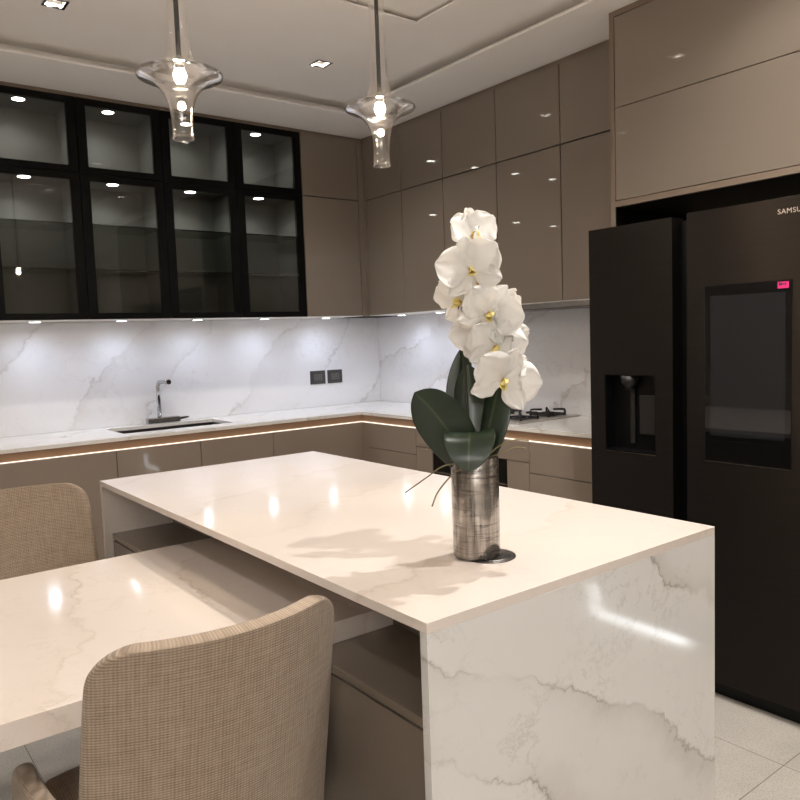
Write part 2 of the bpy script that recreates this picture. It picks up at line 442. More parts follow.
def wall_unit(axis, p0, p1, z0, z1, label, group, lamp=False):
    """taupe unit: axis x = back run (front y=0), axis y = right run (front x=0)"""
    g = .0034
    if axis == 'x':
        fm = lambda a0, a1, c0, c1: (a0, a1, c0, c1)
    else:
        fm = lambda a0, a1, c0, c1: (c0, c1, a0, a1)
    c = (p0 + p1) / 2
    t = thing('wall_cabinet', (c, .17, z0) if axis == 'x' else (.17, c, z0), label, 'cabinet', group)
    B(*fm(p0 + .0004, p1 - .0004, .0205, W - .003), z0 + (.0044 if lamp or z0 < 2 else .0004), z1 - .0004).build('body', 'carcass', t)
    B(*fm(p0 + g, p1 - g, 0, .020), z0 + g, z1 - g, bevel=.0012).build('door', 'taupe', t)
    if z0 < 2:
        B(*fm(p0 + .0006, p1 - .0006, .001, W - .016), z0, z0 + .004).build('bottom_panel', 'white', t)
    if lamp:
        q = (c, .13, z0) if axis == 'x' else (.13, c, z0)
        dd = MB().lathe([(.034, 0), (.034, -.006), (.03, -.0065)], q, 28).build('under_cabinet_light', 'white', t)
        MB().lathe([(.0, -.007), (.029, -.0068)], q, 28).build('lens', 'led_cool', dd)
        light('under_cabinet_lamp', 'SPOT', (q[0], q[1], z0 - .012), UC, (.68, .78, 1), .03, spot=165, blend=1)
    return t
wall_unit('x', X[4], X[5], ZB, ZS, 'taupe tall wall cabinet between the black display cabinets and the corner', 'tall taupe wall cabinets', True)
wall_unit('x', X[4], X[5], ZS, ZT, 'small taupe top cabinet between the black display cabinets and the corner', 'top taupe wall cabinets')
t = thing('corner_filler', (.15, .15, ZB), 'narrow taupe corner filler strip joining the two wall cabinet runs', 'filler panel')
MB().box(X[5] + .0015, .019, .0005, .0195, ZB, ZT).box(.0005, .0195, -.0285, .0, ZB, ZT).build('front_strip', 'taupe', t)
B(.0205, W - .003, .0205, W - .003, ZB, ZT).build('body', 'carcass', t)
Y = [-.0305, -.4404, -.861, -1.3278, -1.7972, -2.2875]
rw = ['first on the right wall, beside the corner', 'second on the right wall from the corner', 'third on the right wall from the corner, behind the orchid',
      'fourth on the right wall from the corner, over the hob', 'last on the right wall, beside the fridge housing']
for k in range(5):
    wall_unit('y', Y[k + 1], Y[k], ZB, ZS, 'tall taupe wall cabinet, ' + rw[k], 'tall taupe wall cabinets', k < 2)
    wall_unit('y', Y[k + 1], Y[k], ZS, ZT, 'short top taupe cabinet, ' + rw[k], 'top taupe wall cabinets')
# slim extractor under the units above the hob
t = thing('range_hood', (.15, -1.75, 1.52), 'slim grey metal extractor hood under the right wall cabinets', 'range hood')
B(-.016, W - .016, -2.2885, -1.06, 1.522, ZB - .003, bevel=.002).build('body', 'steel', t)
B(.03, .29, -2.2, -1.15, 1.518, 1.523).build('filter', 'outlet2', t)

# ------------------------------------------------------------------ worktop along the walls
CF = -.2772                                       # front edge of the counter on both runs
sx0, sx1, sy0, sy1 = -1.81, -1.13, -.118, .222  # sink opening
As = sorted([-2.9, sx0, sx1, CF, W - .001]); Bs = sorted([-2.2885, CF, sy0, sy1, W - .001])
def filled(a, b):
    if sx0 < a < sx1 and sy0 < b < sy1: return False
    return b > CF or a > CF
tag(MB().slab(As, Bs, filled, .880, .900, id3).build('countertop', 'counter', loc=(-1.3, .1, .88)), 'white veined stone countertop running round the corner with the sink cut out', 'countertop')
# recessed bronze rail with a warm led along its foot
t = thing('grip_rail', (-1.3, CF + .03, .83), 'bronze recessed rail with warm light strip under the sink counter', 'rail', 'lit grip rails')
B(-2.9, CF + .016, CF + .016, CF + .024, .826, .8795).build('channel', 'bronze', t)
B(-2.9, CF + .010, CF + .004, CF + .010, .8305, .8345).build('light_strip', 'led_warm', t)
t = thing('grip_rail', (CF + .03, -1.2, .83), 'bronze recessed rail with warm light strip under the hob counter', 'rail', 'lit grip rails')
B(CF + .016, CF + .024, -2.2885, CF + .015, .826, .8795).build('channel', 'bronze', t)
B(CF + .004, CF + .010, -2.2885, CF + .010, .8305, .8345).build('light_strip', 'led_warm', t)

# ------------------------------------------------------------------ base units
BF = CF + .004                                    # door faces
def base_unit(axis, p0, p1, fronts, label, doorname='door'):
    if axis == 'x': fm = lambda a0, a1, c0, c1: (a0, a1, c0, c1)
    else: fm = lambda a0, a1, c0, c1: (c0, c1, a0, a1)
    c = (p0 + p1) / 2
    t = thing('base_cabinet', (c, .04, 0) if axis == 'x' else (.04, c, 0), label, 'cabinet', 'taupe base cabinets')
    ztop = .826 if not (axis == 'x' and p0 < -1 and p1 > -1.95) else .66
    m = MB().box(*fm(p0 + .0005, p1 - .0005, BF + .0205, W - .004), .1, ztop)
    m.box(*fm(p0 + .0005, p1 - .0005, BF + .07, W - .01), .0005, .1)
    if ztop < .8: m.box(*fm(p0 + .0005, p1 - .0005, BF + .0205, BF + .036), .66, .826)
    m.build('body', 'carcass', t)
    for nm, z0, z1 in fronts:
        B(*fm(p0 + .0018, p1 - .0018, BF, BF + .02), z0 + .0018, z1 - .0018, bevel=.001).build(nm, 'base_taupe', t)
    return t
base_unit('x', -2.9, -1.904, [('door', .1, .829)], 'wide taupe base cabinet left of the sink, behind the far chair')
base_unit('x', -1.904, -1.4215, [('door', .1, .829)], 'taupe base cabinet under the left half of the sink')
base_unit('x', -1.4215, -.948, [('door', .1, .829)], 'taupe base cabinet under the right half of the sink')
base_unit('x', -.948, -.3145, [('door', .1, .829)], 'taupe base cabinet right of the sink, next to the inner corner')
tag(MB().box(-.3135, BF + .014, BF + .008, BF + .02, .0005, .828).box(BF + .008, BF + .02, -.335, BF + .0075, .0005, .828).build('corner_filler', 'base_taupe', loc=(-.29, -.27, 0)),
    'narrow taupe corner post below the counter between the two base runs', 'filler panel')
base_unit('y', -.8525, -.336, [('drawer', .6645, .829), ('drawer', .1, .6645)], 'taupe drawer cabinet on the right run beside the inner corner')
base_unit('y', -2.2885, -1.7865, [('drawer', .6645, .829), ('drawer', .1, .6645)], 'taupe drawer cabinet between the oven housing and the fridge')
t = thing('oven_housing', (.04, -1.32, 0), 'taupe base housing with wide top drawer around the built in oven', 'cabinet')
oy0, oy1 = -1.622, -1.008
B(BF + .0205, W - .004, -1.786, oy0 - .002, .0005, .826).build('body', 'carcass', t)
MB().box(BF + .0205, W - .004, oy1 + .002, -.853, .0005, .826).box(BF + .0205, W - .004, oy0 - .002, oy1 + .002, .722, .826).build('body', 'carcass', t)
B(BF, BF + .02, -1.7845, -.8543, .7195, .8272, bevel=.001).build('drawer', 'base_taupe', t)
B(BF, BF + .02, -1.7845, oy0 - .004, .1, .716, bevel=.001).build('side_panel', 'base_taupe', t)
B(BF, BF + .02, oy1 + .004, -.8543, .1, .716, bevel=.001).build('side_panel', 'base_taupe', t)
t = thing('oven', (.04, -1.315, .12), 'black built in oven below the gas hob', 'oven')
B(BF + .021, .27, oy0, oy1, .12, .716).build('body', 'void', t)
B(BF + .002, BF + .0205, oy0 + .002, oy1 - .002, .585, .714, bevel=.001).build('control_panel', 'glass_black', t)
dr = B(BF + .002, BF + .0205, oy0 + .002, oy1 - .002, .122, .575, bevel=.001).build('door', 'glass_black', t)
MB().tube([(BF - .03, oy0 + .04, .54), (BF - .03, oy1 - .04, .54)], .008).tube([(BF - .03, oy0 + .07, .54), (BF + .002, oy0 + .07, .54)], .006).tube([(BF - .03, oy1 - .07, .54), (BF + .002, oy1 - .07, .54)], .006).build('handle', 'steel', dr)
B(BF - .0, BF + .02, oy0 + .002, oy1 - .002, .576, .584).build('trim_strip', 'steel', t)

# ------------------------------------------------------------------ sink, tap, sockets, hob
t = thing('kitchen_sink', ((sx0 + sx1) / 2, .05, .70), 'rectangular steel sink sunk into the back counter', 'sink')
m = MB(); w = .004; e = .003
m.box(sx0 - .02, sx0 - e, sy0 - .02, sy1 + .02, .69, .8795).box(sx1 + e, sx1 + .02, sy0 - .02, sy1 + .02, .69, .8795)
m.box(sx0 - e, sx1 + e, sy0 - .02, sy0 - e, .69, .8795).box(sx0 - e, sx1 + e, sy1 + e, sy1 + .02, .69, .8795)
m.box(sx0 - .02, sx1 + .02, sy0 - .02, sy1 + .02, .682, .69)
m.build('basin', 'sink_steel', t)
MB().lathe([(.0, .0), (.03, .0), (.04, .003), (.045, .0)], ((sx0 + sx1) / 2, .05, .6905), 24).build('drain', 'chrome', t)
t = thing('faucet', (-1.44, .255, .9005), 'chrome bar tap with bent spout on the counter behind the sink', 'faucet')
B(-1.545, -1.335, .235, .285, .9005, .937, bevel=.004).build('base_bar', 'steel', t)
p = [(-1.462, .26, .936)]
p += [(-1.462, .26, 1.13)]
for k in range(1, 9):
    a = R(90 * k / 8); p.append((-1.462 + .004 * k / 8, .26 - .035 * (1 - math.cos(a)), 1.13 + .035 * math.sin(a)))
p += [(-1.452, .16, 1.166), (-1.447, .115, 1.166)]
sp_ = MB().tube(p, .0135, 16).build('spout', 'chrome', t)
MB().tube([(-1.4468, .117, 1.166), (-1.4463, .108, 1.166)], .0155, 18).build('nozzle', 'chrome', sp_)
MB().tube([(-1.4463, .1075, 1.166), (-1.4460, .105, 1.166)], .010, 16).build('aerator', 'iron', sp_)
MB().tube([(-1.336, .26, .921), (-1.30, .258, .924), (-1.272, .256, .926)], [.009, .007, .005], 10).build('lever', 'iron', t)
for x, lab in ((-.2365, 'dark double socket on the splashback, left one of the pair'), (-.0875, 'dark double socket on the splashback, right one of the pair')):
    t = thing('power_socket', (x, W - .0145, 1.118), lab, 'socket', 'sockets on the splashback')
    B(x - .0645, x + .0645, W - .0225, W - .0145, 1.068, 1.167, bevel=.003).build('faceplate', 'outlet', t)
    m = MB()
    for dx in (-.018, .018): m.box(x + dx - .0165, x + dx + .0165, W - .0245, W - .022, 1.095, 1.140, bevel=.002)
    m.build('module', 'outlet2', t)
    for dx in (-.018, .018):
        for dz in (-.010, .010): B(x + dx - .002, x + dx + .002, W - .0252, W - .0243, 1.1175 + dz - .004, 1.1175 + dz + .004).build('slot', 'void', t)

hx0, hx1, hy0, hy1 = -.192, .318, -1.645, -1.02
t = thing('gas_hob', (.05, -1.34, .9005), 'stainless steel gas hob with black pan supports on the right counter', 'gas hob')
B(hx0, hx1, hy0, hy1, .9005, .908, bevel=.002).build('plate', 'hob_steel', t)
bx = [(-.045, -1.515, .030), (.185, -1.515, .042), (-.045, -1.17, .042), (.185, -1.17, .030)]
for (x, y, r) in bx:
    bn = MB().lathe([(r * 1.25, 0), (r * 1.2, .008), (r * .95, .010), (r, .012), (r, .018), (r * .8, .021), (0, .0215)], (x, y, .908), 24).build('burner', 'iron', t)
for (x, y, r) in bx:
    m = MB(); q = .098; zt = .944
    for a in range(4):
        an = R(45 + 90 * a); dx, dy = math.cos(an), math.sin(an)
        m.tube(spline([(x + dx * q, y + dy * q, .9085), (x + dx * q, y + dy * q, zt - .008), (x + dx * (q - .012), y + dy * (q - .012), zt), (x + dx * .032, y + dy * .032, zt)], 4), .0062, 8)
    n = 4
    for a in range(4):
        b0, b1 = R(45 + 90 * a), R(135 + 90 * a)
        m.tube([(x + q * math.cos(b0), y + q * math.sin(b0), .917), (x + q * math.cos(b1), y + q * math.sin(b1), .917)], .0055, 8)
    m.build('pan_support', 'iron', t)
for k in range(4):
    MB().lathe([(.018, 0), (.017, .018), (.014, .022), (0, .022)], (hx0 + .024, -1.418 + k * .05, .908), 18).build('knob', 'iron', t)

# ------------------------------------------------------------------ fridge housing and fridge
HX, HY0, HY1 = -.2401, -3.392, -2.289
t = thing('fridge_housing', (.05, -2.85, 0), 'taupe cabinet with two wide flap doors above the dark fridge and its side panels', 'cabinet')
B(HX + .0215, W - .003, HY0 + .026, HY1 - .026, 1.9435, ZC - .002).build('body', 'carcass', t)
m = MB().slab([HY0, HY0 + .024, HY1 - .024, HY1], [1.9432, 1.9432 + .026, ZC - .026, ZC - .002], lambda a, b: not (HY0 + .024 < a < HY1 - .024 and 1.9692 < b < ZC - .026), HX, HX + .021, lambda a, b, c: (c, a, b))
m.build('frame', 'trim', t)
B(HX, W - .003, HY1 - .024, HY1, .0005, 1.943).build('side_panel', 'taupe', t)
B(HX, W - .003, HY0, HY0 + .024, .0005, 1.943).build('side_panel', 'taupe', t)
for z0, z1 in ((1.9692 + .003, 2.378 - .0017), (2.378 + .0017, ZC - .026 - .003)):
    B(HX + .001, HX + .0205, HY0 + .027, HY1 - .027, z0, z1, bevel=.001).build('flap_door', 'taupe', t)

B(HX + .002, W - .004, HY1 - .0275, HY1 - .0245, .001, 1.943).build('niche_dark_sheet', 'black', t)  # thin black sheet added to make the niche side dark
DX = -.592
fy0, fy1 = -3.349, -2.4368
t = thing('refrigerator', (-.15, -2.89, 0), 'dark brushed steel side by side fridge freezer with screen and water dispenser', 'refrigerator')
B(DX + .075, .28, fy0 + .006, fy1 - .006, .05, 1.785, bevel=.004).build('body', 'fridge_dark', t)
B(DX + .045, .25, fy0 + .01, fy1 - .01, .001, .05).build('plinth', 'void', t)
# freezer door with the dispenser recess
d0, d1 = -2.8206, fy1
q0, q1, r0, r1 = -2.745, -2.509, .8955, 1.2085
fz = MB().slab([d0, q0, q1, d1], [.066, r0, r1, 1.8007], lambda a, b: not (q0 < a < q1 and r0 < b < r1), DX, DX + .072, lambda a, b, c: (c, a, b))
bmesh.ops.bevel(fz.bm, geom=[e for e in fz.bm.edges if e.is_boundary is False and e.calc_face_angle(0) > 1 and abs(e.verts[0].co.x - DX) < 1e-5 and abs(e.verts[1].co.x - DX) < 1e-5], offset=.003, segments=2, affect='EDGES')
fz = fz.build('freezer_door', 'fridge', t)
m = MB().box(DX + .058, DX + .0715, q0, q1, r0, r1)
m.box(DX + .003, DX + .058, q0, q0 + .004, r0, r1).box(DX + .003, DX + .058, q1 - .004, q1, r0, r1).box(DX + .003, DX + .058, q0 + .004, q1 - .004, r1 - .004, r1).box(DX + .003, DX + .058, q0 + .004, q1 - .004, r0, r0 + .006)
dp = m.build('dispenser', 'void', fz)
mm = MB().lathe([(.0, -.055), (.016, -.055), (.022, -.04), (.034, -.03), (.038, -.0), (.038, .0)], (DX + .034, -2.606, r1 - .005), 24)
mm.build('nozzle', 'fridge_dark', fz)
B(DX + .047, DX + .053, -2.715, -2.640, .965, 1.125, bevel=.004).build('paddle', 'fridge_dark', fz)
B(DX + .047, DX + .054, -2.618, -2.596, .925, 1.15, bevel=.003).build('paddle', 'fridge_dark', fz)
B(DX - .0008, DX + .003, q0, q1, r0 - .003, r0).build('drip_sill', 'steel', fz)
# fridge door with the screen
e0, e1 = fy0, -2.8788
fd = B(DX, DX + .072, e0, e1, .066, 1.806, bevel=.003).build('fridge_door', 'fridge', t)
scr = B(DX - .003, DX + .004, -3.262, -2.953, .900, 1.536, bevel=.0015).build('screen_bezel', 'glass_black', fd)
B(DX - .0036, DX - .0028, -3.242, -2.975, .995, 1.497).build('display', 'display', scr)
B(DX - .0042, DX - .0028, -3.258, -2.957, .905, .978, bevel=.0006).build('lower_strip', 'glass_black', scr)
B(DX - .0012, DX + .001, -3.264, -2.951, .8965, .8995).build('lower_trim', 'steel', fd)
st = B(DX - .0038, DX - .0031, -3.252, -3.215, 1.508, 1.530).build('sticker', 'pink', scr)
m = MB()
for k, (a, b, c, d) in enumerate(((-3.231, -3.219, 1.518, 1.527), (-3.237, -3.233, 1.519, 1.525), (-3.243, -3.239, 1.518, 1.526))): m.box(DX - .0042, DX - .0036, a, b, c, d)
m.build('print', 'ink', st)
B(DX + .04, DX + .0755, d0 + .0005, d0 + .003, .07, 1.79).build('gasket', 'void', fz)
B(DX + .04, DX + .0755, e1 - .003, e1 - .0005, .07, 1.79).build('gasket', 'void', fd)
B(DX + .060, DX + .076, e1 + .0005, d0 - .0005, .066, 1.79).build('handle_recess', 'void', t)
cu = bpy.data.curves.new('letters', 'FONT'); cu.body = 'SAMSUNG'; cu.size = .0235; cu.extrude = .0006; cu.space_character = 1.12
tmp = bpy.data.objects.new('letters', cu); COL.objects.link(tmp)
bpy.context.view_layer.update()
me = bpy.data.meshes.new_from_object(tmp.evaluated_get(bpy.context.evaluated_depsgraph_get()))
bpy.data.objects.remove(tmp); bpy.data.curves.remove(cu)
me.materials.clear(); me.materials.append(M['silver'])
rot = Matrix(((0, 0, -1), (-1, 0, 0), (0, 1, 0))).to_4x4()
me.transform(Matrix.Translation(Vector((DX - .0012, -3.212, 1.752))) @ rot)
me.transform(Matrix.Translation(-world_loc(fd)))
lt = bpy.data.objects.new('logo_lettering', me); COL.objects.link(lt); lt.parent = fd

# added unseen pantry; glow strips placed for the streak mirrored in the island panel
t = thing('added_pantry', (.05, -4.05, 0), 'added tall taupe cabinet with glow strips for a mirrored streak, beside the fridge', 'cabinet')
B(HX + .0215, W - .003, -4.70, HY0 - .001, .14, ZC - .002).build('body', 'carcass', t)
for a, b in ((-4.70, -4.05), (-4.05, HY0 - .001)):
    B(HX, HX + .021, a + .002, b - .002, .15, ZC - .004, bevel=.001).build('door', 'taupe', t)
B(HX + .03, W - .01, -4.69, HY0 - .01, .0005, .14).build('plinth', 'carcass', t)
B(HX - .004, HX + .020, -4.765, -4.29, .003, .024).build('light_strip', 'streak_glow', t)
B(HX - .004, HX + .02, -4.79, -4.766, .003, .15).build('light_strip', 'streak_glow', t)

# ------------------------------------------------------------------ island
ix0, ix1, iy0, iy1 = -2.360, -1.4394, -3.4718, -1.5776
t = thing('island_worktop', ((ix0 + ix1) / 2, (iy0 + iy1) / 2, 0), 'white veined stone waterfall worktop of the kitchen island', 'worktop')
MB().box(ix0, ix1, iy0, iy1, .880, .900, bevel=.0012).build('top', 'stone', t)
B(ix0, ix1, iy0, iy0 + .020, .0005, .8802, bevel=.0008).build('end_panel', 'stone_panel', t)
B(ix0, ix1, iy1 - .020, iy1, .0005, .8802, bevel=.0008).build('end_panel', 'stone', t)
cuts = [iy0 + .0205, iy0 + .0205 + .618, iy0 + .0205 + 1.236, iy1 - .0205]
names = ['taupe island cabinet at the near end, behind the near chair', 'taupe island cabinet in the middle, under the table end', 'taupe island cabinet at the far end, towards the sink']
SF = -2.333
for k in range(3):
    a, b = cuts[k] + .0003, cuts[k + 1] - .0003
    t = thing('island_cabinet', (-1.9, (a + b) / 2, 0), names[k], 'cabinet', 'cabinets under the island worktop')
    MB().box(SF + .022, -1.482, a, b, .08, .680).box(-2.09, -1.482, a, b, .702, .8795).box(SF + .07, -1.53, a, b, .0005, .08).build('body', 'carcass', t)
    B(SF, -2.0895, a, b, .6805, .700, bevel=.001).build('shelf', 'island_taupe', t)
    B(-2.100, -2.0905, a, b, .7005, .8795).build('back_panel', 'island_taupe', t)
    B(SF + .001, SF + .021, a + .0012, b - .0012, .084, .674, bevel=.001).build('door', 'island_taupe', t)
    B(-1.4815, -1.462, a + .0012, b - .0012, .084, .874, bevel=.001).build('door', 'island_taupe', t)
# pop-up socket in the island top
t = thing('popup_socket', (-2.006, -3.264, .9002), 'round metal pop up socket lid in the island top beside the vase', 'socket')
MB().lathe([(.058, 0), (.058, .0015), (.049, .002), (.048, .0008), (.046, .0008), (.045, .0022), (.030, .0024), (.029, .001), (.027, .001), (.026, .0024), (0, .0024)], (-2.006, -3.264, .9002), 48).build('lid', 'sink_steel', t)

# ------------------------------------------------------------------ dining table resting on the island shelf
ty0, ty1, tx0, tx1 = -3.027, -2.111, -3.78, -2.1025
t = thing('dining_table', (-2.95, -2.57, 0), 'lower stone dining table joined to the island between two chairs', 'table')
B(tx0, tx1, ty0, ty1, .7007, .750, bevel=.0012).build('tabletop', 'stone_table', t)
B(tx0, tx0 + .05, ty0, ty1, .0005, .7005, bevel=.001).build('end_panel', 'stone_table', t)

# ------------------------------------------------------------------ chairs
def shell(rows, uvs, thick, name, parent):
    m = MB().grid(rows, uvs); o = m.build(name, 'fabric', parent)
    s = o.modifiers.new('solid', 'SOLIDIFY'); s.thickness = thick; s.offset = 0; s.use_even_offset = False
    b = o.modifiers.new('soft', 'SUBSURF'); b.levels = 2; b.render_levels = 2
    return o
def chair(loc, rotz, label):
    c = thing('dining_chair', (0, 0, 0), label, 'chair', 'upholstered dining chairs')
    # backrest: a curved slab, rounded upper corners, leaning back
    NU, zs = 20, []
    z0, z1, rc = .44, .920, .062
    zs = [z0 + (z1 - rc - z0) * i / 9 for i in range(10)] + [z1 - rc + rc * math.sin(R(90 * i / 7)) for i in range(1, 8)]
    rows, uvs = [], []
    for z in zs:
        hw = .240 - .014 * ((z - z0) / (z1 - z0)) ** 2
        if z > z1 - rc: hw = hw - rc + math.sqrt(max(0, rc * rc - (z - z1 + rc) ** 2)) * 1.0
        row, uv = [], []
        for i in range(NU + 1):
            s = -1 + 2 * i / NU
            x = s * hw
            y = -.245 - .095 * ((z - z0) / (z1 - z0)) + .075 * (x / .222) ** 2
            zz = z + (.010 * (x / .222) if False else 0)
            row.append((x, y, zz)); uv.append((x, z))
        rows.append(row); uvs.append(uv)
    shell(rows, uvs, .030, 'backrest', c)
    # seat cushion
    m = MB(); NU, NV = 16, 16; rows = []; uvs = []
    for j in range(NV + 1):
        row, uv = [], []
        for i in range(NU + 1):
            s, tt = -1 + 2 * i / NU, -1 + 2 * j / NV
            k = 1 - .10 * (abs(s) ** 3) * (abs(tt) ** 3)
            x, y = s * .222 * k * (1 + .05 * tt), .02 + tt * .235 * k
            row.append((x, y, .440 + .014 * (1 - s * s) * (1 - tt * tt))); uv.append((x, y))
        rows.append(row); uvs.append(uv)
    shell(rows, uvs, .07, 'seat', c)
    # low wrapping arms
    for sgn in (-1, 1):
        rows, uvs = [], []; L = .30
        for j in range(9):
            v = j / 8; row, uv = [], []
            for i in range(15):
                u = i / 14
                y = -.165 + L * u
                top = .585 + .03 * math.sin(u * math.pi * .6)
                if u > .72: top -= (1 - math.sqrt(max(0, 1 - ((u - .72) / .28) ** 2))) * .16
                z = .405 + (top - .405) * v
                x = sgn * (.229 + .030 * math.sin(min(1, u * 1.6) * math.pi / 2) + .012 * v)
                row.append((x, y, z)); uv.append((y, z))
            rows.append(row); uvs.append(uv)
        shell(rows, uvs, .036, 'armrest', c)
    for lx, ly in ((-.20, -.19), (.20, -.19), (-.20, .15), (.20, .15)):
        MB().tube([(lx * 1.06, ly * 1.05, .001), (lx, ly, .41)], [.011, .019], 12).build('leg', 'leg', c)
    c.location = loc; c.rotation_euler = (0, 0, rotz); return c
chair((-2.630, -2.977, 0), R(0), 'beige woven dining chair seen from behind at the near side of the table')
chair((-2.660, -1.935, 0), R(180), 'beige woven dining chair at the far side of the table, facing the camera')

# ------------------------------------------------------------------ pendant lamps
def pendant(x, y, zr, drop, label):
    t = thing('pendant_lamp', (x, y, INNER), label, 'pendant lamp', 'glass pendants over the table')
    out = [(.0265, -drop), (.0262, -.125), (.0268, -.104), (.029, -.084), (.0335, -.064), (.041, -.046), (.052, -.031), (.067, -.0185), (.084, -.010), (.098, -.0055), (.1055, -.002), (.107, .001),
           (.1050, .0045), (.097, .0065), (.082, .009), (.064, .0135), (.050, .022), (.040, .035), (.033, .052), (.0285, .074), (.0258, .105), (.0245, .15), (.0238, .22), (.0235, .36), (.0235, .56)]
    inn = [(r - .0022, z) for r, z in out]
    m = MB().lathe(out + inn[::-1] + [out[0]], (x, y, zr), 56)
    m.build('glass_shade', 'glass', t)
    rim = MB()
    n = 40
    rim.tube([(x + .0254 * math.cos(2 * math.pi * k / n), y + .0254 * math.sin(2 * math.pi * k / n), zr - drop - .0005) for k in range(n + 1)], .0016, 8)
    rim.build('glass_rim', 'glass', t)
    MB().tube([(x, y, zr + .035), (x, y, zr + .10), (x, y, INNER - .02)], [.0062, .0062, .0055], 12).build('rod', 'black', t)
    MB().lathe([(.0, .0), (.009, .002), (.012, .012), (.012, .028), (.008, .036)], (x, y, zr + .012), 20).build('socket', 'chrome', t)
    MB().lathe([(.0, -.022), (.009, -.019), (.0155, -.008), (.0165, .0), (.0135, .010), (.008, .017)], (x, y, zr + .002), 24).build('bulb', 'bulb', t)
    MB().lathe([(.0, -.022), (.055, -.022), (.06, -.018), (.06, -.0005)], (x, y, INNER), 32).build('ceiling_rose', 'black', t)
    light('pendant_bulb', 'POINT', (x, y, zr - .028), 3.6, (1, .80, .58), .015)
pendant(-2.375, -2.58, 2.062, .153, 'clear glass disc pendant lamp over the table, the left of the two')
pendant(-1.752, -2.58, 2.078, .168, 'clear glass disc pendant lamp nearer the wall cabinets, the right of the two')

# ------------------------------------------------------------------ downlights
dl_lab = {0: 'square recessed downlight at the upper left above the display cabinets', 1: 'square recessed downlight between the two pendants near the corner'}
POW = {0: 13, 1: 13, 2: 9, 3: 5, 4: 40, 5: 10, 6: 34, 7: 8, 8: 5}
for k, (x, y) in enumerate(DL):
    h = ceil_h(x, y)
    t = thing('ceiling_downlight', (x, y, h), dl_lab.get(k, 'square recessed ceiling downlight out of view'), 'downlight', 'square recessed downlights')
    w, wi = .047, .037
    MB().slab([x - w, x - wi, x + wi, x + w], [y - w, y - wi, y + wi, y + w], lambda a, b: not (abs(a - x) < wi and abs(b - y) < wi), h - .0035, h - .0002, id3).build('frame', 'chrome', t)
    m = MB()
    for a0, a1, b0, b1 in ((x - wi, x - wi + .002, y - wi, y + wi), (x + wi - .002, x + wi, y - wi, y + wi), (x - wi, x + wi, y - wi, y - wi + .002), (x - wi, x + wi, y + wi - .002, y + wi)):
        m.box(a0, a1, b0, b1, h - .0001, h + .05)
    m.box(x - wi, x + wi, y - wi, y + wi, h + .05, h + .053)
    m.build('reflector', 'white', t)
    MB().lathe([(.019, .0), (.019, -.030), (.015, -.034)], (x, y, h + .050), 20).build('baffle', 'black', t)
    MB().lathe([(.0, -.031), (.016, -.031)], (x, y, h + .050), 20).build('lens', 'lamp', t)
    light('downlight_lamp', 'SPOT', (x, y, h - .006), POW.get(k, 6), (1, .95, .90), .010, spot=130, blend=.9)

# uplight added out of view behind the camera to fill the ceiling with light
t = thing('added_uplight', (-4.9, -7.4, 0), 'slim black uplight added out of view to brighten the ceiling', 'lamp')
MB().lathe([(.0, .001), (.15, .001), (.15, .016), (.02, .024), (.0, .024)], (-4.9, -7.4, 0), 32).build('base', 'black', t)
MB().tube([(-4.9, -7.4, .022), (-4.9, -7.4, 1.72)], .012, 12).build('pole', 'black', t)
MB().lathe([(.0, .0), (.05, .005), (.14, .06), (.17, .12), (.165, .12), (.13, .065), (.04, .012), (.0, .012)], (-4.9, -7.4, 1.70), 32).build('bowl', 'black', t)
light('ceiling_fill', 'SPOT', (-4.9, -7.4, 1.80), CEIL_FILL, (.96, .98, 1), .1, rot=(R(180), 0, 0), spot=150, blend=.8)

# ------------------------------------------------------------------ vase and orchid
vx, vy = -2.024, -3.243
RH = Vector((.793, -.609, 0)); FH = Vector((.609, .793, 0)); UP = Vector((0, 0, 1))
def P(a, b, c=0.):           # right, up, away (metres) from the vase foot
    return Vector((vx, vy, .9)) + RH * a + UP * b + FH * c
t = thing('flower_vase', (vx, vy, .9028), 'crackled silver cylinder vase on the island top', 'vase')
MB().lathe([(.0, .0), (.049, .0), (.052, .003), (.0525, .22), (.0515, .2215), (.0495, .22), (.0490, .012), (.0, .010)], (vx, vy, .9028), 48).build('cylinder', 'vase', t)
o = thing('orchid', (vx, vy, .914), 'white moth orchid with dark green leaves standing in the silver vase', 'orchid')
MB().lathe([(.0, 0), (.040, 0), (.045, .02), (.045, .18), (.03, .20), (.0, .203)], (vx, vy, .9165), 20).build('moss', 'moss', o)

stem = spline([P(-.004, .15), P(-.010, .30, .02), P(-.016, .46, .03), P(-.022, .60, .03), P(-.008, .67, .045), P(.020, .69, .045), P(.040, .65, .03), P(.052, .58, .015), P(.066, .48, .010), P(.078, .40, .008)])
MB().tube(stem, [.0042 - .0022 * i / len(stem) for i in range(len(stem))], 8).build('stem', 'stem', o)
MB().tube([P(-.006, .20, .012), P(-.016, .46, .040)], .0022, 6).build('support_stick', 'stem', o)

